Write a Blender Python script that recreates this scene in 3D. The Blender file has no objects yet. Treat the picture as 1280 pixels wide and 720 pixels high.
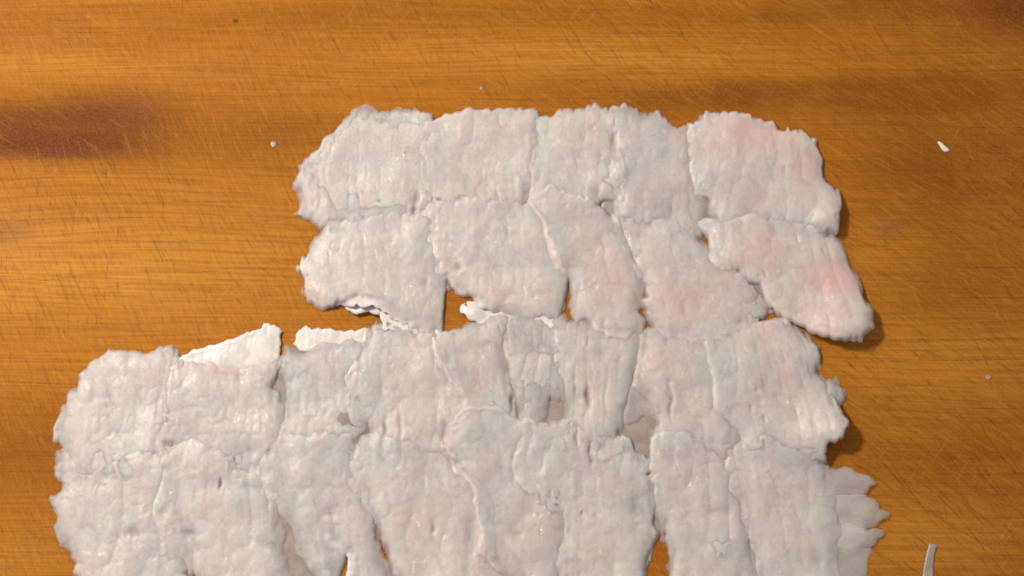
import bpy, math
import numpy as np

# ------------------------------------------------------------------ scene, camera, light
sc = bpy.context.scene
COL = sc.collection
P = 0.5 / 1280.0                       # metres of board covered by one picture pixel at the middle of the frame
LENS, TILT, DIST = 57.6, math.radians(13.0), 0.80

cam_d = bpy.data.cameras.new('camera')
cam_d.lens = LENS; cam_d.sensor_width = 36.0
cam_d.clip_start = 0.01; cam_d.clip_end = 20.0
cam = bpy.data.objects.new('camera', cam_d); COL.objects.link(cam)
CAM = np.array([0.0, -DIST * math.sin(TILT), DIST * math.cos(TILT)])
cam.location = CAM; cam.rotation_euler = (TILT, 0, 0)
sc.camera = cam

w = bpy.data.worlds.new('World'); sc.world = w; w.use_nodes = True
bg = w.node_tree.nodes['Background']
bg.inputs['Color'].default_value = (1.0, 0.97, 0.95, 1)
bg.inputs['Strength'].default_value = 0.37

def area(name, loc, target, power, size, col):
    d = bpy.data.lights.new(name, 'AREA'); d.energy = power; d.size = size; d.shape = 'DISK'; d.color = col
    o = bpy.data.objects.new(name, d); COL.objects.link(o); o.location = loc
    v = np.array(target) - np.array(loc)
    from mathutils import Vector
    o.rotation_euler = Vector(v).to_track_quat('-Z', 'Y').to_euler()
    return o
area('key_lamp', (-0.66, 0.40, 0.92), (0, 0, 0), 15.2, 0.15, (1.0, 0.91, 0.82))

vs = sc.view_settings
vs.view_transform = 'Standard'; vs.look = 'None'; vs.exposure = 0.0; vs.gamma = 1.0
sc.render.engine = 'CYCLES'
sc.cycles.use_denoising = True
sc.cycles.max_bounces = 8
sc.cycles.filter_width = 1.7

rng = np.random.default_rng(7)

# ------------------------------------------------------------------ helpers
def to_board(px, py, z=0.004):
    """where the line of sight of a picture pixel meets the level z, in board units (1 unit = P metres, y grows towards the viewer)"""
    px = np.asarray(px, float); py = np.asarray(py, float)
    u = (px / 1280.0 - 0.5) * 36.0 / LENS
    v = -(py / 720.0 - 0.5) * 36.0 / LENS * 9 / 16
    c, s = math.cos(TILT), math.sin(TILT)
    dx, dy, dz = u, v * c + s, v * s - c
    t = (z - CAM[2]) / dz
    return (CAM[0] + t * dx) / P + 640.0, 360.0 - (CAM[1] + t * dy) / P

def smooth(x):
    x = np.clip(x, 0, 1); return x * x * (3 - 2 * x)

class Noise:
    def __init__(self, seed):
        self.t = np.random.default_rng(seed).uniform(-1, 1, (256, 256))
    def __call__(self, x, y, period):
        x = x / period; y = y / period
        xi = np.floor(x).astype(int); yi = np.floor(y).astype(int)
        fx = x - xi; fy = y - yi
        fx = fx * fx * (3 - 2 * fx); fy = fy * fy * (3 - 2 * fy)
        t = self.t
        a = t[yi & 255, xi & 255]; b = t[yi & 255, (xi + 1) & 255]
        c = t[(yi + 1) & 255, xi & 255]; d = t[(yi + 1) & 255, (xi + 1) & 255]
        return (a * (1 - fx) + b * fx) * (1 - fy) + (c * (1 - fx) + d * fx) * fy
N = [Noise(i) for i in range(24)]

def sdf(poly, X, Y):
    """signed distance to a polygon, positive inside"""
    p = np.asarray(poly, float); q = np.roll(p, -1, 0)
    best = np.full(X.shape, 1e9); inside = np.zeros(X.shape, bool)
    for (ax, ay), (bx, by) in zip(p, q):
        ex, ey = bx - ax, by - ay
        L = ex * ex + ey * ey + 1e-9
        t = np.clip(((X - ax) * ex + (Y - ay) * ey) / L, 0, 1)
        best = np.minimum(best, (X - ax - t * ex) ** 2 + (Y - ay - t * ey) ** 2)
        if abs(ey) > 1e-9:
            cr = ((ay > Y) != (by > Y)) & (X < (bx - ax) * (Y - ay) / ey + ax)
            inside ^= cr
    d = np.sqrt(best)
    return np.where(inside, d, -d)

def blur(a, r):
    k = np.exp(-0.5 * (np.arange(-int(3 * r), int(3 * r) + 1) / r) ** 2); k /= k.sum()
    n = len(k) // 2
    b = np.pad(a, n, mode='edge')
    b = np.apply_along_axis(lambda m: np.convolve(m, k, 'valid'), 0, b)
    return np.apply_along_axis(lambda m: np.convolve(m, k, 'valid'), 1, b)

# global height of everything already lying on the board (board units), grid of step G
G = 1.25
GX0, GY0, GW, GH = 0.0, -30.0, 1040, 720
H = np.zeros((GH, GW))

def new_mesh(name, verts, faces, mat, parent=None, loc=None, smooth_shade=True, attrs=None):
    me = bpy.data.meshes.new(name)
    n = len(verts); fl = np.asarray(faces)
    me.vertices.add(n); me.vertices.foreach_set('co', np.asarray(verts, np.float32).ravel())
    k = fl.shape[1]
    me.loops.add(fl.size); me.loops.foreach_set('vertex_index', fl.astype(np.int32).ravel())
    me.polygons.add(len(fl)); me.polygons.foreach_set('loop_start', np.arange(0, fl.size, k, dtype=np.int32))
    me.polygons.foreach_set('loop_total', np.full(len(fl), k, np.int32))
    if smooth_shade: me.polygons.foreach_set('use_smooth', np.ones(len(fl), bool))
    me.update(calc_edges=True); me.validate()
    for an, av in (attrs or {}).items():
        at = me.attributes.new(an, 'FLOAT', 'POINT'); at.data.foreach_set('value', np.asarray(av, np.float32).ravel())
    me.materials.append(mat)
    o = bpy.data.objects.new(name, me); COL.objects.link(o)
    if parent is not None: o.parent = parent
    if loc is not None: o.location = loc
    return o

# ------------------------------------------------------------------ materials
class NT:
    def __init__(self, name):
        self.m = bpy.data.materials.new(name); self.m.use_nodes = True
        self.t = self.m.node_tree; self.t.nodes.clear()
        self.out = self.n('ShaderNodeOutputMaterial')
    def n(self, kind, **kw):
        nd = self.t.nodes.new(kind)
        for k, v in kw.items(): setattr(nd, k, v)
        return nd
    def link(self, a, b): self.t.links.new(a, b)
    def put(self, sock, v):
        if hasattr(v, 'is_linked') or isinstance(v, bpy.types.NodeSocket): self.link(v, sock)
        else: sock.default_value = v
    def math(self, op, a, b=0.0, c=None, clamp=False):
        nd = self.n('ShaderNodeMath', operation=op, use_clamp=clamp)
        self.put(nd.inputs[0], a); self.put(nd.inputs[1], b)
        if c is not None: self.put(nd.inputs[2], c)
        return nd.outputs[0]
    def mix(self, f, a, b, blend='MIX'):
        nd = self.n('ShaderNodeMix', data_type='RGBA', blend_type=blend)
        self.put(nd.inputs[0], f)
        for s, v in ((nd.inputs[6], a), (nd.inputs[7], b)):
            if isinstance(v, tuple): s.default_value = (*v, 1) if len(v) == 3 else v
            else: self.link(v, s)
        return nd.outputs[2]
    def noise(self, vec, scale, detail=3.0, rough=0.55, dist=0.0):
        nd = self.n('ShaderNodeTexNoise'); self.link(vec, nd.inputs['Vector'])
        nd.inputs['Scale'].default_value = scale; nd.inputs['Detail'].default_value = detail
        nd.inputs['Roughness'].default_value = rough; nd.inputs['Distortion'].default_value = dist
        return nd.outputs['Fac']
    def mapping(self, vec, rot=0.0, scale=(1, 1, 1), loc=(0, 0, 0)):
        nd = self.n('ShaderNodeMapping'); self.link(vec, nd.inputs['Vector'])
        nd.inputs['Rotation'].default_value = (0, 0, rot); nd.inputs['Scale'].default_value = scale
        nd.inputs['Location'].default_value = loc
        return nd.outputs['Vector']
    def rot_then_scale(self, vec, rot, scale, loc=(0, 0, 0)):
        return self.mapping(self.mapping(vec, rot), 0.0, scale, loc)
    def ramp(self, f, lo, hi, a=0.0, b=1.0):
        nd = self.n('ShaderNodeMapRange', interpolation_type='SMOOTHSTEP')
        self.put(nd.inputs[0], f)
        for i, v in enumerate((lo, hi, a, b)): nd.inputs[i + 1].default_value = v
        return nd.outputs[0]
    def attr(self, name):
        return self.n('ShaderNodeAttribute', attribute_name=name).outputs['Fac']

def wood_material():
    t = NT('oiled_wood')
    co = t.n('ShaderNodeTexCoord').outputs['Object']
    # a slow warp so that no line is straight
    wv = t.n('ShaderNodeTexNoise'); t.link(t.mapping(co, 0, (2.0, 9.0, 1)), wv.inputs['Vector'])
    wv.inputs['Scale'].default_value = 1.6; wv.inputs['Detail'].default_value = 1.0
    off = t.n('ShaderNodeVectorMath', operation='SCALE'); t.link(wv.outputs['Color'], off.inputs[0]); off.inputs['Scale'].default_value = 0.03
    add = t.n('ShaderNodeVectorMath', operation='ADD'); t.link(co, add.inputs[0]); t.link(off.outputs[0], add.inputs[1])
    wco = add.outputs[0]
    broad = t.noise(t.mapping(wco, 0, (1.6, 22.0, 1)), 1.0, 4.0, 0.5)           # annual bands
    fine = t.noise(t.mapping(wco, 0, (18.0, 760.0, 1)), 1.0, 4.0, 0.65)         # fibres
    mott = t.noise(co, 26.0, 4.0, 0.6)
    grit = t.noise(co, 900.0, 2.0, 0.6)
    base = t.mix(t.ramp(broad, 0.32, 0.68), (0.325, 0.099, 0.0055), (0.455, 0.160, 0.012))
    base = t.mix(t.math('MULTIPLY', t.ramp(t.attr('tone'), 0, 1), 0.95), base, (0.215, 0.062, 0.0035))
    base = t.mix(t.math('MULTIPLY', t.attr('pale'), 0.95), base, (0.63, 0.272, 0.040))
    stainf = t.math('MULTIPLY', t.attr('stain'), t.ramp(t.noise(t.mapping(co, 0, (14, 70, 1)), 1.0, 4.0), 0.2, 0.6, 0.7, 1.0), clamp=True)
    base = t.mix(t.math('MULTIPLY', t.attr('slime'), 0.85), base, (0.15, 0.085, 0.05))
    base = t.mix(t.ramp(mott, 0.3, 0.7, 0.0, 0.28), base, (0.47, 0.19, 0.018), 'MIX')
    base = t.mix(t.ramp(fine, 0.34, 0.62, 0.42, 0.0), base, (0.19, 0.056, 0.004))
    # raised fibres crossing the grain, worn by years of slicing
    left = t.rot_then_scale(co, math.radians(66), (100, 640, 1)); right = t.rot_then_scale(co, math.radians(33), (85, 520, 1), (5, 3, 0))
    sep = t.n('ShaderNodeSeparateXYZ'); t.link(co, sep.inputs[0])
    side = t.ramp(sep.outputs[0], -0.12, 0.10)
    weave = t.math('ADD', t.math('MULTIPLY', t.noise(left, 1.0, 3.0, 0.6, 0.4), t.math('SUBTRACT', 1.0, side)), t.math('MULTIPLY', t.noise(right, 1.0, 3.0, 0.6, 0.4), side))
    base = t.mix(t.ramp(weave, 0.5, 0.70, 0.0, 0.17), base, (0.60, 0.265, 0.034))
    base = t.mix(t.ramp(weave, 0.32, 0.48, 0.26, 0.0), base, (0.20, 0.060, 0.004))
    base = t.mix(stainf, base, (0.12, 0.025, 0.0045))
    # hair-fine knife scores as colour and relief
    hgt = t.math('ADD', t.math('MULTIPLY', fine, 0.35), t.math('MULTIPLY', weave, 0.5))
    def scores(rot, sx, sy, lo, hi, seed, msk_scale, amt, colr, h):
        nonlocal base, hgt
        v = t.rot_then_scale(co, rot, (sx, sy, 1), (seed, seed * 2.3, 0))
        s = t.ramp(t.noise(v, 1.0, 2.0, 0.5), lo, hi)
        m = t.ramp(t.noise(t.mapping(co, 0, (1, 1, 1), (seed * 3.1, seed, 0)), msk_scale, 2.0), 0.42, 0.62)
        s = t.math('MULTIPLY', s, m)
        base = t.mix(t.math('MULTIPLY', s, amt), base, colr)
        hgt = t.math('ADD', hgt, t.math('MULTIPLY', s, h))
    pale = (0.66, 0.32, 0.085); dark = (0.13, 0.045, 0.007)
    scores(math.radians(62), 42, 560, 0.60, 0.70, 1.7, 11.0, 0.31, dark, -0.5)
    scores(math.radians(70), 34, 620, 0.60, 0.72, 4.1, 9.0, 0.13, pale, 0.3)
    scores(math.radians(40), 46, 520, 0.60, 0.72, 6.3, 8.0, 0.25, dark, -0.5)
    scores(math.radians(34), 40, 600, 0.58, 0.70, 8.9, 7.0, 0.13, pale, 0.3)
    scores(math.radians(88), 40, 640, 0.60, 0.72, 11.9, 9.0, 0.23, dark, -0.4)
    scores(math.radians(-55), 60, 640, 0.60, 0.72, 14.3, 10.0, 0.13, pale, 0.3)
    base = t.mix(t.ramp(grit, 0.35, 0.7, 0.0, 0.10), base, (0.62, 0.30, 0.08))
    b = t.n('ShaderNodeBsdfPrincipled')
    t.link(base, b.inputs['Base Color'])
    t.put(b.inputs['Roughness'], t.ramp(mott, 0.3, 0.7, 0.5, 0.66))
    b.inputs['Specular IOR Level'].default_value = 0.06
    bm = t.n('ShaderNodeBump'); bm.inputs['Strength'].default_value = 0.35; bm.inputs['Distance'].default_value = 0.0006
    t.link(hgt, bm.inputs['Height']); t.link(bm.outputs[0], b.inputs['Normal'])
    t.link(b.outputs[0], t.out.inputs[0])
    return t.m

def flesh_material():
    t = NT('raw_fish_flesh')
    co = t.n('ShaderNodeTexCoord').outputs['Object']
    n1 = t.noise(co, 38.0, 4.0, 0.55)
    n2 = t.noise(co, 150.0, 3.0, 0.6)
    n3 = t.noise(co, 620.0, 2.0, 0.6)
    n4 = t.noise(t.mapping(co, 0, (1, 1, 1), (3.3, 1.7, 0)), 85.0, 3.0, 0.55)
    n5 = t.noise(t.mapping(co, 0, (1.3, 0.8, 1), (8.1, 4.2, 0)), 120.0, 3.0, 0.6)
    base = t.mix(t.ramp(n1, 0.36, 0.64), (0.545, 0.505, 0.485), (0.635, 0.590, 0.545))
    base = t.mix(t.ramp(n4, 0.44, 0.62, 0.0, 0.65), base, (0.520, 0.455, 0.450))
    base = t.mix(t.ramp(n5, 0.48, 0.68, 0.0, 0.60), base, (0.650, 0.612, 0.550))
    vo = t.n('ShaderNodeTexVoronoi'); t.link(co, vo.inputs['Vector']); vo.inputs['Scale'].default_value = 420.0
    base = t.mix(t.ramp(vo.outputs['Distance'], 0.10, 0.30, 0.35, 0.0), base, (0.74, 0.70, 0.65))
    base = t.mix(t.ramp(n2, 0.45, 0.7, 0.0, 0.22), base, (0.68, 0.64, 0.585))
    base = t.mix(t.math('MULTIPLY', t.attr('cool'), 0.55), base, (0.44, 0.435, 0.43))
    base = t.mix(t.ramp(t.noise(co, 1100.0, 2.0, 0.6), 0.45, 0.68, 0.0, 0.16), base, (0.74, 0.70, 0.65))
    base = t.mix(t.math('MULTIPLY', t.attr('pink'), t.ramp(n2, 0.2, 0.75, 0.75, 1.0)), base, (0.70, 0.45, 0.42))
    base = t.mix(t.math('MULTIPLY', t.attr('white'), 0.85), base, (0.86, 0.84, 0.80))
    b = t.n('ShaderNodeBsdfPrincipled')
    t.link(base, b.inputs['Base Color'])
    b.inputs['Subsurface Weight'].default_value = 1.0
    b.inputs['Subsurface Radius'].default_value = (1.0, 0.86, 0.74)
    t.put(b.inputs['Subsurface Scale'], t.ramp(t.attr('thick'), 1.6, 6.5, 0.0007, 0.0095))
    t.put(b.inputs['Roughness'], t.ramp(n1, 0.35, 0.65, 0.55, 0.4))
    b.inputs['Specular IOR Level'].default_value = 0.5
    b.inputs['IOR'].default_value = 1.38
    h = t.math('ADD', t.math('MULTIPLY', n2, 0.6), t.math('MULTIPLY', n3, 0.5))
    h = t.math('ADD', h, t.math('MULTIPLY', t.noise(co, 1300.0, 1.0), 0.25))
    bm = t.n('ShaderNodeBump'); bm.inputs['Strength'].default_value = 0.4; bm.inputs['Distance'].default_value = 0.0008
    t.link(h, bm.inputs['Height']); t.link(bm.outputs[0], b.inputs['Normal'])
    t.put(b.inputs['Coat Weight'], t.ramp(t.noise(co, 75.0, 2.0), 0.54, 0.67, 0.08, 0.75)); b.inputs['Coat Roughness'].default_value = 0.11; b.inputs['Coat IOR'].default_value = 1.36
    h2 = t.math('ADD', t.noise(co, 520.0, 2.0, 0.6), t.math('MULTIPLY', n1, 0.6))
    bc = t.n('ShaderNodeBump'); bc.inputs['Strength'].default_value = 0.8; bc.inputs['Distance'].default_value = 0.0012
    t.link(h2, bc.inputs['Height']); t.link(bc.outputs[0], b.inputs['Coat Normal'])
    tr = t.n('ShaderNodeBsdfTransparent'); mx = t.n('ShaderNodeMixShader')
    t.put(mx.inputs[0], t.math('SUBTRACT', 1.0, t.math('MULTIPLY', t.attr('thin'), 0.72)))
    t.link(tr.outputs[0], mx.inputs[1]); t.link(b.outputs[0], mx.inputs[2]); t.link(mx.outputs[0], t.out.inputs[0])
    return t.m

def plain_skin(name, c1, c2, sss, rough):
    t = NT(name)
    co = t.n('ShaderNodeTexCoord').outputs['Object']
    n1 = t.noise(co, 120.0, 4.0, 0.6); n2 = t.noise(co, 520.0, 2.0, 0.6)
    b = t.n('ShaderNodeBsdfPrincipled')
    t.link(t.mix(t.ramp(n1, 0.3, 0.7), c1, c2), b.inputs['Base Color'])
    b.inputs['Subsurface Weight'].default_value = sss
    b.inputs['Subsurface Radius'].default_value = (1, 0.8, 0.65); b.inputs['Subsurface Scale'].default_value = 0.001
    b.inputs['Roughness'].default_value = rough
    bm = t.n('ShaderNodeBump'); bm.inputs['Strength'].default_value = 0.5; bm.inputs['Distance'].default_value = 0.0006
    t.link(t.math('ADD', n1, t.math('MULTIPLY', n2, 0.5)), bm.inputs['Height']); t.link(bm.outputs[0], b.inputs['Normal'])
    t.link(b.outputs[0], t.out.inputs[0])
    return t.m

WOOD = wood_material()
FLESH = flesh_material()
SKIN = plain_skin('pale_fish_skin', (0.66, 0.595, 0.56), (0.80, 0.765, 0.735), 0.6, 0.3)
SCRAP_AND_SHADE = plain_skin('scrap_and_shaded_flesh', (0.31, 0.245, 0.21), (0.41, 0.34, 0.295), 0.3, 0.35)  # recess shade put into the grey-brown flesh colour; loose scraps share it

def mark_material(name, c):
    t = NT(name)
    b = t.n('ShaderNodeBsdfPrincipled'); b.inputs['Base Color'].default_value = (*c, 1)
    b.inputs['Roughness'].default_value = 0.7
    tr = t.n('ShaderNodeBsdfTransparent'); mx = t.n('ShaderNodeMixShader')
    co = t.n('ShaderNodeTexCoord').outputs['Object']
    t.link(t.ramp(t.noise(co, 260.0, 3.0), 0.3, 0.7, 0.03, 0.30), mx.inputs[0])
    t.link(tr.outputs[0], mx.inputs[1]); t.link(b.outputs[0], mx.inputs[2]); t.link(mx.outputs[0], t.out.inputs[0])
    return t.m
GRAIN = mark_material('dark_late_wood', (0.13, 0.042, 0.006))
CUT_DARK = mark_material('dark_wood_mark', (0.10, 0.034, 0.006))  # half-transparent dark brown for the cut lines and the splinter
CUT_PALE = mark_material('raised_pale_fibre', (0.60, 0.28, 0.06))

# ------------------------------------------------------------------ the board
def gauss(X, Y, cx, cy, rx, ry, p=2.0):
    return np.exp(-(np.abs((X - cx) / rx) ** p + np.abs((Y - cy) / ry) ** p))

board = bpy.data.objects.new('cutting_board', None); COL.objects.link(board)
board['label'] = 'broad orange brown wooden cutting board scored with fine knife cuts under all the fish'
board['category'] = 'cutting board'
board.location = (0, 0, -0.03)

def build_board():
    xs = np.arange(-420, 1701, 12.0); ys = np.arange(-330, 1051, 12.0)
    X, Y = np.meshgrid(xs, ys)
    wob = N[20](X, Y, 160) * 9 + N[21](X, Y, 60) * 5
    Yw = Y + wob
    nz = 0.88 + 0.14 * N[22](X, Y, 45)
    wv = 0.35 * wob
    stain = smooth((Y + wv - 80) / 75) * smooth((200 - Y - wv) / 22) * smooth((285 + 2.5 * wob - X) / 200) * nz * 1.08
    stain += 0.35 * gauss(X, Yw, 120, 112, 80, 22)
    stain += 0.85 * gauss(X, Yw, 1300, -5, 80, 38) + 0.22 * gauss(X, Yw, 340, 165, 40, 25)
    stain += 0.16 * gauss(X, Yw, 950, 112, 160, 20)
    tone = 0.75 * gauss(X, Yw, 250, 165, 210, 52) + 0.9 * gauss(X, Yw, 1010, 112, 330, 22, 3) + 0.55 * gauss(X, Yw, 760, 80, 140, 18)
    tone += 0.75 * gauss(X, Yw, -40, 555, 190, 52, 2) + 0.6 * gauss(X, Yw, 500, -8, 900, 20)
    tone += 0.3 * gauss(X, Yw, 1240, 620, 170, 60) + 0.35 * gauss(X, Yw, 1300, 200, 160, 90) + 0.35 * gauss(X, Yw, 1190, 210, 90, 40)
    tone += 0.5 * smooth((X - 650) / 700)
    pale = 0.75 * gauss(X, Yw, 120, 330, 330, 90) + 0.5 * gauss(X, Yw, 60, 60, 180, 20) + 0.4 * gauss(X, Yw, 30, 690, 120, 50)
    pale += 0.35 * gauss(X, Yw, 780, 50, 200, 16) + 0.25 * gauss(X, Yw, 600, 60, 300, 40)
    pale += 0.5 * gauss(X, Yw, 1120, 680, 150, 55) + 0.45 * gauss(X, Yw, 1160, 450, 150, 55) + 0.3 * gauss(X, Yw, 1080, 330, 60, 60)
    slime = 0.9 * gauss(X, Y, 1118, 279, 15, 9) + 0.6 * gauss(X, Y, 8, 288, 26, 10)
    vx = (X - 640) * P; vy = (360 - Y) * P
    nx, ny = len(xs), len(ys)
    verts = np.stack([vx, vy, np.full_like(vx, 0.03)], -1).reshape(-1, 3)
    ii = np.arange(nx * ny).reshape(ny, nx)
    f = np.stack([ii[1:, :-1], ii[1:, 1:], ii[:-1, 1:], ii[:-1, :-1]], -1).reshape(-1, 4)
    # sides and underside, with a small worn arris
    ring = np.concatenate([ii[0, :-1], ii[:-1, -1], ii[-1, :0:-1], ii[:0:-1, 0]])
    n0 = len(verts); rv = verts[ring]
    extra = []
    for k, (grow, z) in enumerate(((0.0012, 0.0288), (0.0018, 0.027), (0.0018, 0.002), (0.0, 0.0))):
        e = rv.copy(); e[:, :2] += np.sign(e[:, :2] - np.array([0, 0])) * 0
        cx = np.array([verts[:, 0].mean(), verts[:, 1].mean()])
        half = np.array([np.ptp(verts[:, 0]) / 2, np.ptp(verts[:, 1]) / 2])
        rel = (e[:, :2] - cx) / half
        e[:, :2] += np.where(np.abs(rel) > 0.999, np.sign(rel) * grow, 0); e[:, 2] = z
        extra.append(e)
    verts = np.concatenate([verts] + extra)
    m = len(ring); prev = ring; fs = [f]
    for k in range(4):
        cur = n0 + k * m + np.arange(m)
        fs.append(np.stack([prev, np.roll(prev, -1), np.roll(cur, -1), cur], -1)); prev = cur
    f = np.concatenate(fs)
    pad = np.zeros(len(verts) - n0)
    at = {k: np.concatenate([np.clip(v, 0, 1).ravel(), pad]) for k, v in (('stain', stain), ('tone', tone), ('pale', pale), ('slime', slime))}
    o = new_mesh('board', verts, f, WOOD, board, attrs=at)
    me = o.data
    bot = list(n0 + 3 * m + np.arange(m))
    # close the underside with one face
    import bmesh
    bm = bmesh.new(); bm.from_mesh(me); bm.verts.ensure_lookup_table()
    bm.faces.new([bm.verts[int(i)] for i in bot]); bmesh.ops.recalc_face_normals(bm, faces=bm.faces[:]); bm.to_mesh(me); bm.free()
build_board()

def knife_marks(name, mat, specs, seed):
    r = np.random.default_rng(seed); V = []; F = []
    for (x0, y0, x1, y1, n, ang, spread, lmin, lmax, wmax) in specs:
        for _ in range(n):
            x, y = r.uniform(x0, x1), r.uniform(y0, y1)
            a = math.radians(ang + r.normal(0, spread)); L = lmin + (lmax - lmin) * r.random() ** 2
            wd = wmax * r.uniform(0.35, 1.0); bend = r.normal(0, 0.035) * L
            dx, dy = math.cos(a), math.sin(a); b = len(V); S = 4
            z = 0.0301 + 0.00012 * r.random()
            for k in range(S + 1):
                q = k / S; s = (q - 0.5) * L; c = bend * (1 - (2 * q - 1) ** 2)
                hw = wd * 0.5 * (math.sin(math.pi * min(max(q, 0.02), 0.98))) ** 0.6
                cx, cy = x + dx * s - dy * c, y + dy * s + dx * c
                for sg in (-1, 1):
                    V.append(((cx - dy * hw * sg - 640) * P, (360 - cy - dx * hw * sg) * P, z))
            for k in range(S): F.append((b + 2 * k, b + 2 * k + 1, b + 2 * k + 3, b + 2 * k + 2))
    o = new_mesh(name, np.array(V), np.array(F), mat, board); o['kind'] = 'stuff'
    return o
knife_marks('knife_cut', CUT_DARK, [
    (-100, 180, 400, 460, 420, 62, 7, 8, 60, 1.0), (-100, 0, 420, 200, 160, 64, 9, 8, 36, 0.9), (380, -40, 1350, 140, 330, 38, 10, 6, 34, 0.9), (1040, 140, 1360, 800, 420, 38, 9, 8, 44, 1.0), (-60, 200, 200, 430, 60, 88, 6, 14, 60, 1.3),
    (-100, 0, 420, 180, 90, 66, 10, 10, 45, 1.1), (380, -40, 1350, 140, 150, 44, 12, 10, 60, 1.2),
    (1040, 140, 1360, 470, 170, 36, 10, 12, 80, 1.3), (1030, 430, 1360, 800, 230, 42, 9, 12, 110, 1.4),
    (1100, 560, 1300, 760, 30, 56, 5, 50, 150, 2.0), (-120, 430, 110, 800, 60, 60, 20, 10, 50, 1.0),
    (-100, 0, 1350, 140, 40, 2, 2, 20, 120, 1.0), (-100, 200, 400, 430, 26, -3, 2, 30, 160, 1.2)], 3)
def grain_lines(seed):
    r = np.random.default_rng(seed); V = []; F = []
    ys = np.cumsum(r.uniform(14, 42, 60)) - 330
    for y in ys[ys < 1040]:
        y = y + r.normal(0, 2); x = -420.0 + r.uniform(0, 200); ph = r.uniform(0, 99)
        while x < 1690:
            L = r.uniform(120, 700); wd = r.uniform(0.9, 2.2); S = int(L / 16) + 2; b = len(V)
            z = 0.03006
            for k in range(S + 1):
                q = k / S; xx = x + q * L
                yy = y + 5.0 * N[9](np.array(xx), np.array(y), 210) + 1.6 * N[10](np.array(xx), np.array(y), 60)
                hw = wd * 0.5 * (math.sin(math.pi * min(max(q, 0.01), 0.99)) ** 0.5) * (0.6 + 0.4 * N[11](np.array(xx), np.array(y), 22))
                V.append(((xx - 640) * P, (360 - yy - hw) * P, z)); V.append(((xx - 640) * P, (360 - yy + hw) * P, z))
            for k in range(S): F.append((b + 2 * k, b + 2 * k + 2, b + 2 * k + 3, b + 2 * k + 1))
            x += L + r.uniform(0, 160)
    o = new_mesh('grain_line', np.array(V), np.array(F), GRAIN, board); o['kind'] = 'stuff'
grain_lines(4)
knife_marks('pale_fibre', CUT_PALE, [
    (-100, 0, 420, 460, 200, 68, 10, 6, 30, 0.8), (-100, 0, 420, 440, 60, 118, 8, 6, 24, 0.7),
    (400, -40, 1360, 140, 130, 30, 12, 6, 28, 0.8), (1030, 120, 1360, 800, 240, 34, 10, 6, 32, 0.9),
    (-120, 430, 110, 800, 60, 50, 30, 6, 24, 0.7)], 5)

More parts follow.
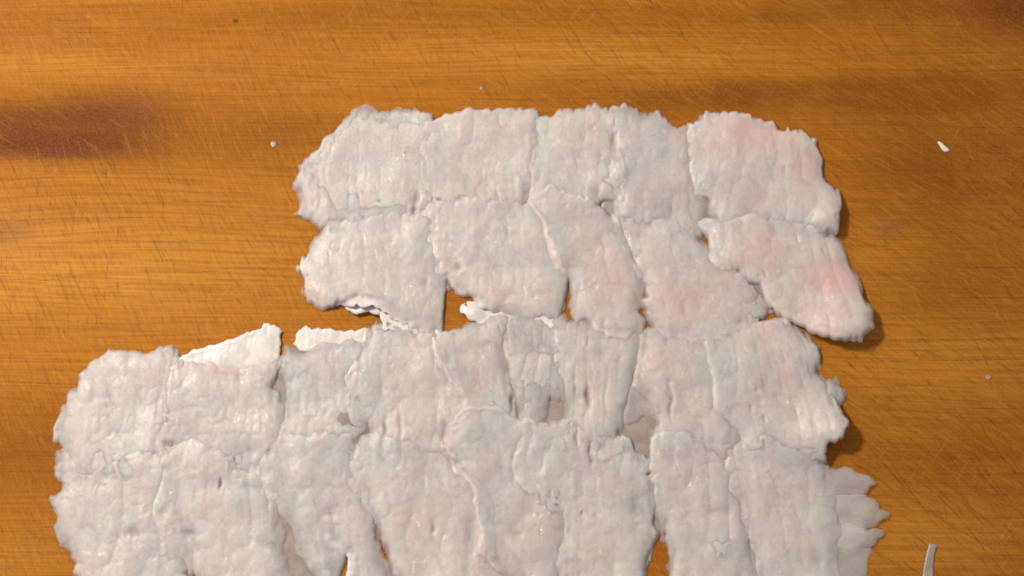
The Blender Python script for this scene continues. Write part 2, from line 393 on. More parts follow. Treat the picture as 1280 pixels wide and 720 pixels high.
# ------------------------------------------------------------------ fish pieces
SHEETS = []
def sheet(name, poly, T, mat, parent, origin, *, rag=1.0, rib=None, R=5.0, taper=(0.55, 20.0), flakes=0, pink=(), cool=(), white=(),
          lift=(), seed=1, slit=0.0, bump=1.0, step=1.7, ramp_w=15.0, spread=4.0, relief=0.6, update=True, notch=()):
    """one closed soft sheet of fish laid over whatever already lies there"""
    global H
    r = np.random.default_rng(seed)
    p = np.array([to_board(x, y) for x, y in poly]) if poly is not None else None
    x0 = max(math.floor((p[:, 0].min() - 14 - GX0) / G), 0); x1 = min(math.ceil((p[:, 0].max() + 14 - GX0) / G), GW - 1)
    y0 = max(math.floor((p[:, 1].min() - 14 - GY0) / G), 0); y1 = min(math.ceil((p[:, 1].max() + 14 - GY0) / G), GH - 1)
    X, Y = np.meshgrid(GX0 + np.arange(x0, x1) * G, GY0 + np.arange(y0, y1) * G)
    n = [Noise(seed * 31 + i) for i in range(8)]
    d = sdf(p, X + 2.6 * rag * n[0](X, Y, 17) + 1.3 * rag * n[1](X, Y, 7), Y + 2.6 * rag * n[2](X, Y, 17) + 1.3 * rag * n[3](X, Y, 7))
    vary = 0.35 + 1.1 * smooth(0.5 + 1.0 * n[7](X + 9, Y + 70, 55))
    d = d + 1.0 + rag * vary * (4.2 * (np.abs(n[4](X, Y, 19)) - 0.26) + 2.2 * (np.abs(n[5](X, Y, 8)) - 0.26) + 0.8 * n[6](X, Y, 4.0))
    for (cx, cy, rad) in notch:
        bx, by = to_board(cx, cy); d = np.minimum(d, np.hypot(X - bx, Y - by) - rad + n[4](X, Y, 6) * 1.5)
    h0 = H[y0:y1, x0:x1]
    h0s = blur(h0, 3.0)
    on_fish = smooth((h0s - 3.5) / 3.0)
    d = d + on_fish * (spread + 0.9 * spread * n[6](X, Y, 40) + 0.5 * spread * n[7](X, Y, 21))
    prof = np.ones_like(X); sl = np.zeros_like(X); ribh = 0
    d = blur(d, 0.9)
    if rib:
        ang, per, sc_, dep = rib
        a = math.radians(ang)
        u = X * math.cos(a) + Y * math.sin(a); v = -X * math.sin(a) + Y * math.cos(a)
        u = u + 7.0 * n[6](X, Y, 64) + 1.1 * n[7](X, Y, 13)
        u -= u.min(); edges = np.cumsum(per * r.uniform(0.6, 1.45, int(u.max() / per * 2) + 6)); edges = np.concatenate([[0], edges])
        idx = np.clip(np.searchsorted(edges, u, side='right') - 1, 0, len(edges) - 2)
        ph = (u - edges[idx]) / (edges[idx + 1] - edges[idx])
        prof = np.sqrt(np.clip(4 * ph * (1 - ph), 0, 1))
        ro = r.uniform(-1, 1, len(edges)); rh = r.uniform(0.0, 1.0, len(edges))
        sc_ = sc_ * (0.3 + 1.0 * smooth(0.5 + 1.0 * n[1](X + 80, Y + 20, 60)))
        d = d + sc_ * (prof - 0.78) + sc_ * 0.55 * ro[idx] * smooth(1 - np.abs(ph - 0.5) * 1.6)
        amp = smooth(0.45 + 0.95 * n[2](X, Y, 46))
        ribh = 0.26 * (dep * (prof - 1.0) * amp ** 2 + dep * 0.6 * (rh[idx] - 0.5) * smooth(prof * 1.5))
        # slices that gape: narrow deep slits along some of the cuts
        near = np.minimum(ph, 1 - ph) * (edges[idx + 1] - edges[idx])
        eid = np.where(ph < 0.5, idx, idx + 1)
        gate = smooth((Noise(seed * 7 + 3)(eid * 37.3, v, 19) - 0.70) / 0.2)
        sl = slit * gate * np.exp(-(near / 1.5) ** 2)
    Rl = R * (1.0 + 3.0 * smooth(0.5 + 1.1 * n[7](X, Y, 48)) ** 2) if T > 5 else R
    x = np.clip(d / Rl, 0, 1)
    k, tw = taper
    over = smooth(h0s / 5.0)
    own = T * (k * np.sqrt(np.clip(1 - (1 - x) ** 2, 0, 1)) + (1 - k) * smooth(d / tw + 0.10)) + 0.3
    rise = -1.0 + (1.0 + max(0.8, step * min(T, 9.0) / 9.0)) * smooth(d / ramp_w)
    fib = 0.0
    if rib: fib = 0.34 * n[4](u, v * 0.2, 5.0) * smooth(0.5 + 1.1 * n[1](X + 40, Y, 38)) + 0.2 * n[6](u, v * 0.35, 2.8)
    clump = 0.0
    if rib: clump = 2.6 * (np.sqrt(np.abs(n[6](u + 50, v * 0.6, 21)) + 0.02) - 0.5) + 1.2 * (np.sqrt(np.abs(n[2](X, Y, 11)) + 0.02) - 0.5)
    det = clump + fib + bump * (2.6 * n[0](X, Y, 42) + 0.8 * n[2](X * 1.25, Y * 0.7, 19) + 0.4 * n[1](X, Y, 12.5) + 0.2 * n[3](X, Y, 5.2) + 0.12 * n[5](X, Y, 3.0))
    fl = np.zeros_like(X)
    if flakes:
        c = np.argwhere(d > 4)
        for _ in range(flakes):
            cy, cx = c[r.integers(len(c))]; cx, cy = X[cy, cx], Y[cy, cx]
            a = math.radians((rib[0] if rib else 0) + r.normal(0, 14)); ra, rb = r.uniform(8, 21), r.uniform(13, 36)
            uu = (X - cx) * math.cos(a) + (Y - cy) * math.sin(a); vv = -(X - cx) * math.sin(a) + (Y - cy) * math.cos(a)
            nn = n[4](X + 77, Y, 10) * 0.20 + n[6](X, Y + 55, 5) * 0.10
            q = 1 - (np.abs(uu / ra) ** 2.6 + np.abs(vv / rb) ** 2.6) ** (1 / 2.6) + nn
            ta = r.uniform(0, 6.28); tilt = (math.cos(ta) * uu + math.sin(ta) * vv) / max(ra, rb)
            hh = 0.1 + np.clip(tilt + 0.9, 0, 2) * r.uniform(0.5, 1.15)
            fl = np.maximum(fl, hh * smooth(q * 5.0))
    inner = smooth(d / 7.0 + 0.25 * (1 - over))
    rel = relief * (det + ribh + 0.7 * fl) * inner * min(1.0, T / 7.0)
    base_top = own * (1 - over) + over * np.maximum(h0s + rise, own * 0.85)
    wb = 0.85 * smooth((d - 3.0) / 9.0)
    base_top = blur(base_top, 6.5) * wb + (blur(base_top, 1.5) * 0.6 + base_top * 0.4) * (1 - wb)
    top = base_top + rel
    for (cx, cy, rx, ry, dp) in DENTS:
        bx, by = to_board(cx, cy); top = top - dp * np.exp(-((X - bx + 2 * n[1](X, Y, 9)) / rx) ** 2 - ((Y - by + 2 * n[3](X, Y, 9)) / ry) ** 2)
    floor = np.where(over > 0.02, (1 - over) * 0.3 + over * np.maximum(base_top - max(3.0, 0.5 * T), 0.3), 0.3)
    top = floor + np.maximum(top - floor, 0.3) * (1 - 0.8 * sl * smooth(d / 3.0))
    up = np.zeros_like(X)
    for (cx, cy, rad, hgt) in lift:
        bx, by = to_board(cx, cy); up = up + hgt * np.exp(-((X - bx) ** 2 + (Y - by) ** 2) / (rad * rad))
    top = top + up; B = floor + up
    e = 0.18 * min(T, 9.0)
    # ---- mesh
    gx, gy = np.gradient(d, G, axis=1), np.gradient(d, G, axis=0)
    g2 = np.maximum(gx * gx + gy * gy, 0.25)
    ins = d > 0
    cell = ins[:-1, :-1] | ins[1:, :-1] | ins[:-1, 1:] | ins[1:, 1:]
    used = np.zeros_like(ins)
    used[:-1, :-1] |= cell; used[1:, :-1] |= cell; used[:-1, 1:] |= cell; used[1:, 1:] |= cell
    edge = used & ~ins
    mv = np.where(edge, -d / g2, 0)
    mx = np.clip(gx * mv, -1.2 * G, 1.2 * G); my = np.clip(gy * mv, -1.2 * G, 1.2 * G)
    Xw, Yw = X + mx, Y + my
    bot = B + e * (1 - over) * (1 - smooth(d / (R * 1.2)))
    rim = (1 - over) * (B + e) + over * (h0s - 0.8 + up)
    bot = np.minimum(bot, np.where(d < 2.5, rim, 1e9) + 0 * bot)
    topz = np.where(edge, rim, np.maximum(top, bot + 0.15))
    ox, oy = origin
    def pos(z): return np.stack([(Xw - ox) * P, (oy - Yw) * P, z * P], -1)
    nt = used.sum(); it = np.full(X.shape, -1); it[used] = np.arange(nt)
    ib = it.copy(); m2 = used & ins; ib[m2] = nt + np.arange(m2.sum())
    V = np.concatenate([pos(topz)[used], pos(bot)[m2]])
    cy, cx = np.nonzero(cell)
    A = lambda q: np.stack([q[cy, cx], q[cy + 1, cx], q[cy + 1, cx + 1], q[cy, cx + 1]], -1)
    ft = A(it); fb = A(ib)[:, ::-1]
    degenerate = (np.sort(ft, 1) == np.sort(fb, 1)).all(1)
    F = np.concatenate([ft, fb[~degenerate]])
    def field(spots):
        f = np.zeros_like(X)
        for (cx_, cy_, rx, ry, s) in spots:
            bx, by = to_board(cx_, cy_)
            f = np.maximum(f, s * np.exp(-((X - bx + 5 * n[1](X, Y, 20)) / rx) ** 2 - ((Y - by + 5 * n[3](X, Y, 20)) / ry) ** 2))
        return f
    blot = smooth(0.5 + 0.9 * n[7](X + 31, Y, 34)) * 0.14 + smooth(0.4 + 0.9 * n[2](X, Y + 11, 13)) * 0.05
    att = {'pink': np.clip(field(pink) + blot, 0, 1), 'cool': np.clip(field(cool) + smooth(0.2 + 0.9 * n[5](X, Y, 52)) * 0.45, 0, 1), 'white': np.clip(field(white), 0, 1)}
    att['thin'] = np.where(used, (1 - over) * (1 - smooth(np.maximum(topz - bot, 0) / 7.5)), 0)
    att['thick'] = np.where(ins, np.minimum(np.maximum(topz - bot, 0), (1 - over) * 99 + 0.34 * np.maximum(d, 0) + 1.6), 0)
    att = {k_: np.concatenate([v_[used], v_[m2]]) for k_, v_ in att.items()}
    o = new_mesh(name, V, F, mat, parent, attrs=att)
    SHEETS.append((o, used, m2, np.minimum(np.maximum(topz - bot, 0), (1 - over) * 99 + 0.34 * np.maximum(d, 0) + 1.6) * ins, top, ins, (y0, y1, x0, x1)))
    if update:
        H[y0:y1, x0:x1] = np.where(d > 0.5, np.maximum(h0, top), h0)
    return o

DENTS = [(214, 556, 9, 5, 4), (318, 562, 18, 10, 2.5), (336, 566, 3, 4, 3), (275, 605, 1.8, 6, 7), (204, 640, 5, 7, 3), (236, 665, 8, 6, 2.5), (168, 664, 10, 6, 2.5),
         (520, 246, 5, 10, 3), (548, 247, 3, 2, 4), (575, 246, 6, 2.5, 3), (518, 262, 3, 9, 3), (768, 176, 4, 10, 3), (746, 238, 6, 12, 3), (660, 235, 8, 12, 3), (750, 194, 4, 4, 2),
         (480, 535, 2.5, 14, 4), (500, 530, 2.5, 14, 3), (540, 545, 18, 9, 2.5), (556, 540, 5, 12, 3), (735, 495, 3, 16, 4), (838, 500, 3, 20, 3), (722, 545, 3, 14, 3), (738, 565, 3, 16, 4), (812, 592, 5, 2.5, 5),
         (796, 632, 12, 18, 3.5), (660, 640, 14, 14, 2.5), (645, 660, 8, 14, 2), (542, 660, 3, 8, 3), (590, 672, 7, 30, 2.5), (472, 668, 9, 26, 3), (940, 695, 14, 26, 2.5), (900, 640, 20, 6, 2), (1022, 700, 8, 14, 3),
         (640, 500, 3, 14, 4), (350, 478, 5, 8, 4), (352, 495, 3, 8, 3), (415, 640, 12, 8, 2), (230, 700, 14, 14, 2), (573, 332, 4, 5, 3), (529, 352, 6, 6, 2), (856, 390, 4, 8, 1.5), (905, 338, 24, 6, 2)]
GROUP = 'scored pieces of raw white fish laid in overlapping rows'
count = 0
def piece(label, poly, T=9.0, rib=(0, 13, 3.2, 2.0), skins=(), shaded_sheets=(), flaps=(), under=(), **kw):
    global count
    count += 1
    c = np.array([to_board(x, y) for x, y in poly]).mean(0)
    root = bpy.data.objects.new('fish_piece', None); COL.objects.link(root)
    root.location = ((c[0] - 640) * P, (360 - c[1]) * P, 0)
    root['label'] = label; root['category'] = 'fish piece'; root['group'] = GROUP
    kw.setdefault('seed', count * 3 + 11)
    s = kw['seed']
    for k, q in enumerate(shaded_sheets):
        sheet('shaded_flesh', q, 1.1, SCRAP_AND_SHADE, root, c, rag=0.8, R=2.0, taper=(1.0, 5), seed=s + 100 + k, bump=1.0, relief=1.0, rib=(8, 8, 0.0, 2.0))  # dark sheets filling the gaps, their shade painted into the colour
    for k, (q, lf) in enumerate(skins):
        sheet('skin', q, 3.0, SKIN, root, c, rag=1.1, R=2.2, taper=(1.0, 5), seed=s + 200 + k, bump=0.7, lift=lf, rib=(4, 10, 3.0, 1.4), slit=0.0, relief=0.8)
    for k, (q, tt, lf) in enumerate(under):
        sheet('flake', q, tt + 1.2, FLESH, root, c, rag=0.8, R=4, taper=(0.5, 16), seed=s + 400 + k, bump=1.0, relief=0.8, spread=0.0, lift=lf, cool=[(1080, 630, 60, 90, 0.3)])
    kw.setdefault('flakes', max(6, int(len(poly) * 0.55)))
    sheet('flesh', poly, T, FLESH, root, c, rib=rib, **kw)
    for k, (q, tt, lf) in enumerate(flaps):
        sheet('flake', q, tt + 1.6, FLESH, root, c, rag=1.0, R=5.0, taper=(0.5, 12), spread=1.0, seed=s + 300 + k, bump=0.7, lift=lf, rib=(rib[0], 12, 2.0, 0.8), slit=0.2)
    return root

# ---- near rows: the lower pair of rows, far one of the two
piece('upper left corner piece of the lower slab with a ragged toothed left edge',
      [(98, 468), (106, 459), (118, 446), (134, 434), (146, 437), (166, 437), (186, 438), (201, 433), (214, 431), (222, 441), (232, 470), (232, 520), (225, 560), (215, 600), (140, 605), (90, 595), (84, 568), (76, 554), (65, 546), (64, 536), (74, 518), (80, 502), (82, 493), (90, 484), (98, 474)],
      flaps=[([(64, 538), (74, 520), (84, 506), (92, 520), (92, 556), (80, 560), (74, 552)], 2.5, []), ],
      pink=[(190, 455, 26, 18, 0.25), (110, 555, 30, 16, 0.15)], T=8)
piece('lower slab piece with a long white skin strip along its upper edge',
      [(212, 462), (226, 451), (244, 448), (265, 452), (290, 455), (312, 456), (334, 450), (344, 442), (350, 452), (342, 468), (338, 484), (352, 492), (360, 530), (355, 575), (330, 600), (270, 610), (215, 600), (206, 565), (200, 542), (206, 505)],
      skins=[([(214, 448), (226, 442), (245, 434), (266, 431), (290, 425), (305, 417), (318, 414), (326, 411), (327, 405), (341, 406), (349, 412), (351, 428), (349, 458), (330, 466), (280, 466), (225, 468)], [(300, 425, 60, 3)])],
      shaded_sheets=[[(330, 460), (356, 460), (356, 495), (330, 495)]],
      pink=[(270, 458, 60, 12, 0.45)], cool=[(300, 550, 30, 24, 0.5)], T=8)
piece('grey lower slab piece with a short white skin strip right of the notch',
      [(348, 444), (356, 432), (376, 436), (386, 428), (404, 425), (430, 428), (456, 422), (470, 404), (478, 440), (470, 490), (460, 530), (440, 555), (400, 572), (362, 575), (350, 540), (352, 505), (355, 482), (350, 468)],
      skins=[([(367, 430), (369, 417), (379, 409), (396, 409), (420, 411), (445, 413), (458, 408), (458, 428), (380, 438)], [])],
      cool=[(400, 450, 60, 50, 0.75), (430, 430, 20, 30, 0.6)], T=8)
piece('broad third row piece with a long diagonal right edge under its neighbour',
      [(452, 440), (460, 424), (464, 405), (482, 401), (502, 409), (516, 415), (545, 417), (560, 440), (590, 470), (608, 495), (606, 520), (600, 550), (590, 575), (520, 580), (478, 572), (462, 560), (463, 534), (456, 528), (450, 539), (440, 530), (430, 516), (434, 492), (432, 474), (441, 456)],
      shaded_sheets=[[(418, 515), (470, 515), (470, 572), (420, 572)]],
      pink=[(530, 420, 30, 22, 0.28), (535, 500, 36, 30, 0.20), (565, 480, 16, 18, 0.24), (560, 545, 10, 14, 0.32)], T=8.5)
piece('tapering pinkish third row piece whose diagonal left edge overlaps its neighbour',
      [(541, 418), (570, 412), (590, 400), (612, 390), (640, 388), (632, 432), (638, 462), (641, 490), (647, 516), (640, 545), (600, 560), (575, 545), (580, 515), (586, 499), (572, 484), (556, 466), (546, 450)],
      pink=[(590, 480, 20, 14, 0.41), (600, 440, 34, 30, 0.19), (560, 430, 20, 20, 0.15)], cool=[(625, 505, 18, 30, 0.6)], T=8, rib=(-15, 13, 2.2, 1.4), ramp_w=7.0, step=3.4)
piece('small translucent third row piece with torn grey strips hanging from it',
      [(627, 405), (642, 392), (666, 390), (706, 392), (714, 420), (714, 470), (706, 498), (690, 498), (682, 520), (673, 541), (658, 552), (645, 546), (650, 512), (642, 497), (638, 470), (632, 440)],
      shaded_sheets=[[(655, 480), (720, 480), (715, 560), (650, 560)]],
      flaps=[([(640, 455), (652, 441), (676, 432), (692, 445), (690, 470), (682, 486), (668, 484), (664, 497), (650, 492), (640, 478)], 4.0, []), ([(655, 503), (670, 500), (668, 520), (664, 542), (652, 545), (654, 524)], 2.5, [])],
      pink=[(640, 425, 16, 14, 0.3), (636, 470, 6, 12, 0.4)], cool=[(675, 500, 30, 40, 0.9), (665, 455, 24, 20, 0.3)], T=6)
piece('third row piece with vertical cuts, just left of the brown hole',
      [(694, 412), (720, 396), (735, 396), (752, 402), (782, 408), (806, 412), (803, 452), (794, 468), (788, 486), (779, 512), (776, 538), (770, 572), (740, 580), (700, 575), (694, 545), (704, 512), (700, 470), (695, 440)],
      shaded_sheets=[[(765, 470), (835, 490), (840, 575), (765, 575)]],
      pink=[(740, 480, 18, 36, 0.21), (775, 420, 20, 14, 0.24), (760, 455, 14, 14, 0.17)], cool=[(760, 545, 24, 26, 0.8)], T=8, rib=(4, 16, 3.0, 4.0), slit=0.4)
piece('third row piece with a frilled translucent bottom, right of the brown hole',
      [(796, 408), (830, 404), (870, 410), (898, 410), (915, 440), (930, 490), (935, 530), (925, 570), (880, 578), (826, 574), (816, 547), (821, 531), (816, 512), (804, 494), (790, 482), (795, 460)],
      flaps=[([(782, 474), (800, 490), (822, 508), (822, 522), (806, 520), (795, 530), (776, 528)], 2.2, [])],
      pink=[(820, 450, 24, 26, 0.35), (860, 500, 44, 30, 0.22), (835, 500, 6, 20, 0.4)], cool=[(885, 545, 26, 14, 0.7), (915, 535, 18, 20, 0.6)], T=8, rib=(3, 12, 3.0, 1.8))
piece('thick deeply scored rounded piece at the right end of the third row',
      [(884, 418), (896, 408), (925, 400), (950, 400), (974, 395), (990, 398), (1006, 411), (1018, 425), (1026, 441), (1023, 464), (1036, 480), (1046, 500), (1055, 520), (1057, 536), (1050, 546), (1040, 553), (1032, 552), (1030, 575), (980, 585), (930, 572), (928, 548), (912, 530), (896, 508), (892, 480), (884, 455)],
      flaps=[([(1032, 474), (1046, 472), (1056, 484), (1056, 498), (1048, 505), (1034, 500)], 5.0, [])],
      lift=[(1050, 545, 34, 24)], pink=[(960, 405, 40, 16, 0.4), (985, 470, 10, 22, 0.4), (1000, 482, 14, 8, 0.35)], cool=[(930, 470, 40, 30, 0.45), (1035, 535, 20, 20, 0.5)], T=12, rib=(-14, 16, 3.2, 5.5), slit=0.3)
# ---- the row closest to the viewer
piece('ragged toothed piece at the lower left corner of the lower slab',
      [(67, 566), (84, 561), (98, 570), (120, 563), (150, 571), (185, 565), (215, 585), (225, 640), (232, 690), (240, 760), (100, 760), (98, 725), (90, 702), (82, 690), (74, 682), (66, 662), (70, 645), (61, 624), (74, 617), (76, 604), (69, 591), (74, 578)],
      flaps=[([(62, 626), (76, 616), (90, 622), (84, 660), (74, 678), (66, 660), (70, 644)], 2.2, [])],
      pink=[(170, 610, 26, 20, 0.2), (70, 655, 10, 16, 0.3), (100, 705, 16, 20, 0.25)], cool=[(205, 690, 30, 26, 0.6)], T=8, rib=(6, 12, 3.2, 1.7))
piece('front row piece with an arched top edge and a tiny dark slit',
      [(207, 572), (222, 549), (240, 543), (256, 551), (278, 566), (310, 572), (335, 565), (352, 590), (356, 630), (354, 652), (352, 680), (356, 704), (366, 720), (372, 760), (262, 760), (240, 722), (226, 704), (206, 690), (196, 662), (192, 640), (200, 600)],
      shaded_sheets=[[(300, 600), (375, 600), (392, 745), (330, 745)]],
      pink=[(225, 640, 20, 20, 0.15), (240, 690, 24, 24, 0.12)], cool=[(320, 660, 30, 30, 0.3)], T=8)
piece('two leafed front row piece with a white torn edge above a dark slit',
      [(322, 572), (345, 548), (400, 542), (440, 548), (455, 580), (462, 630), (468, 660), (478, 688), (486, 704), (492, 724), (494, 760), (440, 760), (437, 712), (437, 692), (431, 690), (425, 716), (420, 735), (400, 735), (388, 714), (368, 692), (366, 664), (356, 650), (346, 640), (340, 622), (328, 605)],
      skins=[([(403, 664), (410, 666), (418, 678), (438, 682), (442, 690), (441, 725), (436, 724), (435, 694), (418, 690), (406, 680)], [])],
      flaps=[([(322, 612), (352, 606), (360, 616), (354, 632), (342, 640), (334, 626)], 2.6, [])],
      white=[(411, 668, 5, 7, 0.95), (420, 680, 7, 6, 0.95), (432, 687, 9, 4, 0.95), (440, 702, 4, 16, 0.9)], cool=[(455, 690, 24, 40, 0.6), (400, 600, 40, 30, 0.3)], pink=[(470, 690, 12, 30, 0.12)], T=8, rib=(-6, 13, 2.6, 1.4))
piece('large pinkish grey front row piece with a smooth diagonal left side',
      [(428, 582), (440, 560), (450, 550), (466, 540), (490, 548), (520, 556), (552, 562), (572, 580), (588, 592), (602, 606), (616, 640), (620, 690), (640, 720), (640, 760), (500, 760), (496, 726), (488, 704), (478, 682), (470, 662), (460, 644), (446, 626), (432, 602)],
      pink=[(540, 660, 60, 46, 0.22), (500, 705, 30, 20, 0.24), (590, 690, 24, 40, 0.21)], white=[(548, 712, 14, 14, 0.4)], cool=[(490, 600, 40, 30, 0.3)], T=9, rib=(-4, 14, 2.4, 1.3))
piece('long front row piece with a glossy rolled left edge and pink hollow',
      [(556, 548), (560, 532), (580, 516), (604, 512), (640, 522), (690, 530), (712, 580), (712, 640), (708, 690), (704, 745), (700, 760), (664, 760), (650, 726), (634, 722), (616, 706), (606, 690), (603, 660), (600, 634), (597, 612), (590, 600), (572, 588), (562, 570)],
      pink=[(660, 650, 24, 34, 0.24), (600, 590, 16, 12, 0.21), (690, 660, 12, 14, 0.30), (630, 700, 20, 24, 0.15)], cool=[(675, 700, 16, 30, 0.5)], lift=[(606, 690, 14, 4)], ramp_w=6.0, step=3.6, T=8.5, rib=(-2, 14, 2.2, 1.6))
piece('shaggy front row piece on the left of the long orange gap',
      [(640, 560), (660, 540), (690, 527), (720, 522), (734, 545), (742, 560), (746, 548), (766, 546), (786, 548), (794, 560), (815, 572), (822, 600), (822, 630), (818, 648), (818, 656), (824, 664), (824, 671), (814, 690), (806, 716), (802, 760), (690, 760), (689, 712), (694, 694), (703, 672), (700, 651), (688, 643), (672, 632), (652, 612), (642, 585)],
      shaded_sheets=[[(780, 600), (828, 600), (826, 660), (812, 700), (780, 700)]],
      skins=[([(688, 705), (694, 696), (702, 700), (702, 716), (692, 716)], [])],
      flaps=[([(742, 550), (764, 546), (786, 549), (789, 566), (782, 580), (760, 584), (742, 578)], 3.0, []), ([(672, 632), (690, 622), (700, 636), (696, 650), (684, 654), (674, 650)], 3.0, [])],
      pink=[(770, 610, 24, 20, 0.12), (800, 650, 10, 14, 0.21), (740, 690, 30, 30, 0.09)], cool=[(740, 565, 8, 22, 0.8)], T=9, rib=(4, 13, 3.0, 1.8), slit=0.4)
piece('wide pale front row piece on the right of the long orange gap',
      [(814, 547), (830, 541), (856, 539), (868, 556), (900, 563), (925, 570), (935, 620), (945, 680), (960, 760), (838, 760), (837, 728), (838, 700), (834, 682), (829, 666), (819, 642), (810, 616), (811, 582)],
      flaps=[([(880, 690), (892, 678), (918, 676), (922, 690), (915, 708), (890, 706)], 3.0, [])],
      pink=[(860, 610, 40, 30, 0.15)], cool=[(930, 695, 30, 22, 0.6)], T=9, rib=(2, 13, 3.0, 1.7))
piece('lower right corner piece with a frill of pointed translucent flakes',
      [(909, 562), (920, 551), (940, 544), (965, 546), (984, 557), (1002, 560), (1022, 566), (1034, 582), (1044, 610), (1050, 640), (1054, 660), (1048, 684), (1052, 720), (1050, 760), (948, 760), (936, 690), (922, 640), (914, 600)],
      under=[([(1025, 640), (1080, 650), (1090, 690), (1080, 725), (1074, 745), (1025, 745)], 2.6, []),
        ([(1016, 588), (1050, 584), (1058, 581), (1068, 583), (1074, 591), (1086, 592), (1097, 604), (1089, 606), (1082, 617), (1068, 622), (1060, 640), (1036, 640)], 3.5, [(1085, 600, 20, 4)]),
        ([(1018, 618), (1062, 612), (1078, 614), (1086, 622), (1096, 627), (1101, 636), (1112, 643), (1101, 648), (1099, 657), (1088, 660), (1080, 668), (1040, 668)], 3.5, [(1100, 640, 20, 4)]),
        ([(1020, 650), (1070, 652), (1086, 661), (1094, 659), (1107, 668), (1098, 671), (1095, 680), (1082, 682), (1070, 690), (1040, 690)], 3.0, [(1095, 668, 16, 3)])], pink=[(1005, 620, 16, 8, 0.25), (960, 640, 40, 40, 0.15)], cool=[(1040, 600, 16, 60, 0.6), (920, 590, 16, 30, 0.4)], T=10, rib=(-6, 13, 3.2, 2.0))
# ---- far rows: the upper pair of rows
piece('far left corner piece with a ragged rounded end and pale skin patch on top',
      [(372, 208), (386, 198), (392, 188), (402, 172), (416, 165), (427, 150), (438, 136), (455, 131), (470, 135), (492, 136), (520, 133), (541, 141), (552, 165), (548, 205), (545, 245), (530, 275), (480, 290), (430, 288), (398, 282), (384, 272), (371, 268), (375, 250), (369, 228)],
      flaps=[([(394, 190), (404, 174), (418, 166), (440, 142), (500, 140), (540, 150), (546, 200), (538, 245), (505, 262), (450, 272), (427, 274), (415, 262), (404, 244), (395, 232), (388, 212)], 3.5, [])],
      white=[(500, 143, 24, 7, 0.7)], pink=[(385, 250, 16, 22, 0.55), (470, 235, 30, 20, 0.15)], T=6.5)
piece('second piece from left in the farthest row, with wet glints and scalloped edge',
      [(538, 150), (548, 145), (560, 142), (575, 136), (584, 130), (592, 135), (612, 136), (636, 133), (668, 132), (677, 141), (684, 165), (680, 210), (672, 250), (640, 272), (590, 275), (545, 270), (530, 240), (526, 195)],
      pink=[(640, 170, 40, 28, 0.3), (610, 210, 30, 40, 0.22), (570, 140, 20, 10, 0.2)], cool=[(560, 190, 30, 20, 0.5)], T=8)
piece('greyish narrow piece lying under both its neighbours in the farthest row',
      [(758, 136), (768, 131), (790, 129), (800, 137), (812, 140), (820, 137), (830, 144), (846, 155), (857, 153), (872, 165), (880, 215), (886, 245), (890, 275), (880, 295), (800, 295), (775, 285), (768, 265), (765, 225), (760, 180)],
      shaded_sheets=[[(860, 215), (895, 225), (905, 285), (860, 290)], [(755, 240), (785, 240), (785, 290), (750, 285)]],
      cool=[(790, 225, 22, 60, 0.9), (830, 200, 30, 60, 0.5)], pink=[(850, 165, 12, 14, 0.5), (850, 225, 14, 30, 0.25)], T=7, rib=(3, 11, 3.0, 1.6))
piece('middle piece of the farthest row with a lobed right edge over its grey neighbour',
      [(664, 146), (675, 141), (692, 141), (704, 132), (722, 134), (744, 130), (756, 136), (764, 145), (764, 162), (772, 182), (781, 202), (782, 215), (779, 235), (773, 247), (757, 245), (748, 252), (738, 268), (715, 275), (685, 272), (667, 255), (660, 236), (668, 215), (660, 190)],
      flaps=[([(752, 205), (766, 185), (780, 203), (781, 218), (777, 240), (766, 247), (752, 245), (746, 225)], 2.5, [(775, 215, 10, 2.5)]),
             ([(661, 236), (672, 232), (690, 240), (688, 262), (670, 262), (660, 246)], 2.5, [])],
      pink=[(720, 160, 40, 18, 0.18), (750, 193, 6, 6, 0.4)], T=8)
piece('pinkest piece of the farthest row, at its right end with scalloped top edge',
      [(857, 170), (862, 153), (874, 150), (877, 139), (896, 138), (922, 137), (946, 147), (970, 150), (973, 159), (1001, 160), (1018, 169), (1022, 194), (1032, 202), (1034, 228), (1047, 240), (1052, 258), (1047, 276), (1046, 292), (1000, 296), (930, 292), (905, 285), (897, 272), (892, 262), (887, 249), (872, 240), (862, 216), (856, 190)],
      lift=[(1045, 275, 30, 14)], pink=[(950, 165, 60, 32, 0.65), (1015, 205, 26, 30, 0.65), (890, 185, 22, 10, 0.51), (945, 255, 20, 18, 0.43)],
      cool=[(920, 235, 40, 28, 0.58)], T=10, rib=(4, 12, 3.4, 2.2))
piece('left end piece of the second row with a curled white skin edge below',
      [(397, 292), (408, 279), (432, 274), (470, 271), (510, 266), (545, 258), (572, 266), (578, 300), (572, 345), (558, 352), (556, 378), (556, 402), (550, 413), (532, 413), (512, 406), (494, 396), (477, 384), (462, 377), (434, 376), (415, 381), (400, 386), (386, 376), (380, 362), (382, 347), (370, 336), (384, 318), (391, 306)],
      skins=[([(430, 378), (434, 386), (445, 391), (462, 387), (472, 390), (482, 400), (505, 414), (520, 418), (545, 415), (545, 395), (480, 375), (450, 370)], [(460, 390, 34, 6)])],
      white=[(440, 384, 12, 5, 0.8), (462, 384, 14, 6, 0.8), (480, 392, 10, 6, 0.8), (498, 405, 12, 6, 0.8)], lift=[(455, 385, 40, 9)], pink=[(392, 365, 16, 20, 0.45), (440, 350, 40, 20, 0.15)], T=8.5)
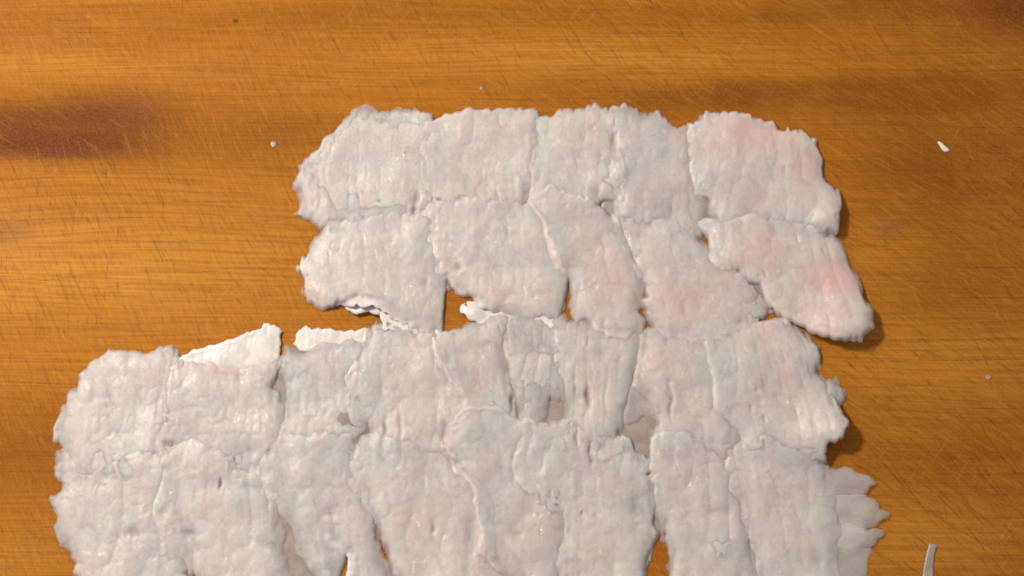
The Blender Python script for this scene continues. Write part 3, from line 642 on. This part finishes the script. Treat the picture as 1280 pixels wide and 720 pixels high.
piece('second row piece with a bright white corner beside the gap in the wood',
      [(524, 268), (532, 252), (562, 248), (600, 245), (640, 254), (668, 256), (690, 268), (705, 300), (712, 340), (708, 366), (703, 386), (694, 397), (668, 396), (640, 392), (614, 386), (600, 378), (590, 368), (572, 368), (563, 355), (556, 345), (540, 320), (530, 295)],
      skins=[([(585, 374), (579, 388), (590, 399), (602, 404), (618, 401), (632, 399), (660, 398), (660, 385), (610, 372)], [(590, 390, 14, 5)])],
      pink=[(620, 370, 50, 22, 0.3), (560, 330, 16, 24, 0.2)], T=9, lift=[(600, 385, 26, 4)], white=[(595, 385, 12, 8, 0.7)])
piece('pinkish middle piece of the second row with a raised thin left rim',
      [(664, 250), (690, 238), (722, 244), (745, 252), (770, 268), (790, 300), (806, 345), (806, 366), (800, 384), (809, 398), (803, 413), (795, 416), (776, 421), (758, 419), (745, 414), (733, 401), (713, 391), (711, 376), (716, 360), (713, 344), (699, 334), (694, 318), (688, 302), (682, 276), (670, 262)],
      skins=[([(672, 398), (684, 396), (696, 405), (692, 416), (682, 412)], [])],
      pink=[(765, 350, 34, 45, 0.44), (790, 370, 20, 20, 0.33), (755, 300, 20, 30, 0.22)], white=[(716, 345, 8, 12, 0.5)], lift=[(700, 320, 16, 4)], T=8, rib=(-12, 12, 2.6, 1.4), ramp_w=6.0, step=3.6)
piece('pink fourth piece of the second row with a small red fleck low down',
      [(776, 278), (800, 268), (840, 272), (870, 290), (900, 320), (935, 346), (948, 362), (960, 380), (960, 392), (948, 398), (935, 404), (920, 414), (902, 421), (866, 424), (832, 421), (815, 412), (811, 395), (803, 384), (808, 366), (802, 348), (786, 317), (778, 300)],
      flaps=[([(935, 372), (950, 366), (962, 380), (960, 392), (950, 396), (940, 402), (932, 392)], 3.0, [])],
      shaded_sheets=[[(930, 345), (960, 352), (975, 385), (950, 395), (930, 380)]],
      pink=[(860, 375, 60, 26, 0.60), (856, 388, 6, 10, 0.90), (900, 345, 30, 16, 0.42), (880, 372, 14, 10, 0.72)], T=8.5, rib=(-20, 12, 2.6, 1.6))
piece('smooth pink blunt ended piece at the right end of the second row',
      [(874, 280), (882, 271), (902, 275), (940, 266), (1000, 278), (1044, 294), (1054, 302), (1062, 328), (1074, 345), (1078, 370), (1087, 390), (1088, 412), (1076, 428), (1054, 428), (1034, 424), (1012, 414), (996, 403), (976, 394), (962, 382), (953, 366), (949, 352), (934, 348), (924, 337), (906, 336), (892, 326), (888, 302)],
      lift=[(1078, 412, 44, 17), (1035, 425, 40, 9)], pink=[(1040, 345, 42, 30, 0.88), (950, 315, 34, 30, 0.44), (1020, 395, 50, 26, 0.38)], T=11, rag=0.7, rib=(-8, 13, 2.0, 1.5), slit=0.2)
# ------------------------------------------------------------------ crumbs
def crumb(name, label, cat, poly, T, mat, seed, group=None, **kw):
    c = np.array([to_board(x, y, 0.0) for x, y in poly]).mean(0)
    o = sheet(name, poly, T, mat, None, c, rag=kw.pop('rag', 0.5), R=kw.pop('R', 2.0), taper=(1.0, 5), seed=seed, bump=0.4, **kw)
    o.location = ((c[0] - 640) * P, (360 - c[1]) * P, 0)
    o['label'] = label; o['category'] = cat
    if group: o['group'] = group
CG = 'stray crumbs of fish on the board'

crumb('fish_chip', 'small white chip of fish alone on the wood at upper right', 'fish chip',
      [(1176, 174), (1180, 176), (1185, 181), (1189, 185), (1183, 186), (1179, 182)], 3.2, SKIN, 501)
crumb('fish_strip', 'thin pale pink strip of fish alone on the wood at lower right', 'fish strip',
      [(1163, 678), (1173, 681), (1170, 695), (1168, 725), (1167, 745), (1154, 745), (1156, 720), (1160, 694)], 2.0, SCRAP_AND_SHADE, 502)
crumb('fish_crumb', 'tiny greyish crumb beside the left end of the farthest row', 'crumb',
      [(338, 174), (342, 175), (342, 179), (339, 181), (337, 178)], 0.9, SCRAP_AND_SHADE, 503)
crumb('fish_crumb', 'tiny pale speck above the top edge of the farthest row', 'crumb',
      [(600, 106), (603, 106), (603, 109), (600, 109)], 1.6, FLESH, 504, rag=0.2)
crumb('water_drop', 'tiny glinting droplet alone on the wood near the right edge', 'droplet',
      [(1237, 468), (1241, 468), (1241, 472), (1237, 472)], 1.0, SCRAP_AND_SHADE, 505, rag=0.2)
crumb('wood_splinter', 'short dark splinter lying on the board near its upper left', 'splinter',
      [(289, 21), (295, 21), (295, 24), (290, 24)], 1.2, CUT_DARK, 506, rag=0.2)

# where a neighbour lies on a sheet its light scatters over a shorter distance
for o, used, m2, thick, top, ins, (y0, y1, x0, x1) in SHEETS:
    cov = (H[y0:y1, x0:x1] > top + 0.35) & ins
    near = np.clip(2.4 * blur(cov.astype(float), 2.6), 0, 1)
    th = thick * (1 - near) + 1.6 * near * ins
    o.data.attributes['thick'].data.foreach_set('value', np.concatenate([th[used], th[m2]]).astype(np.float32))
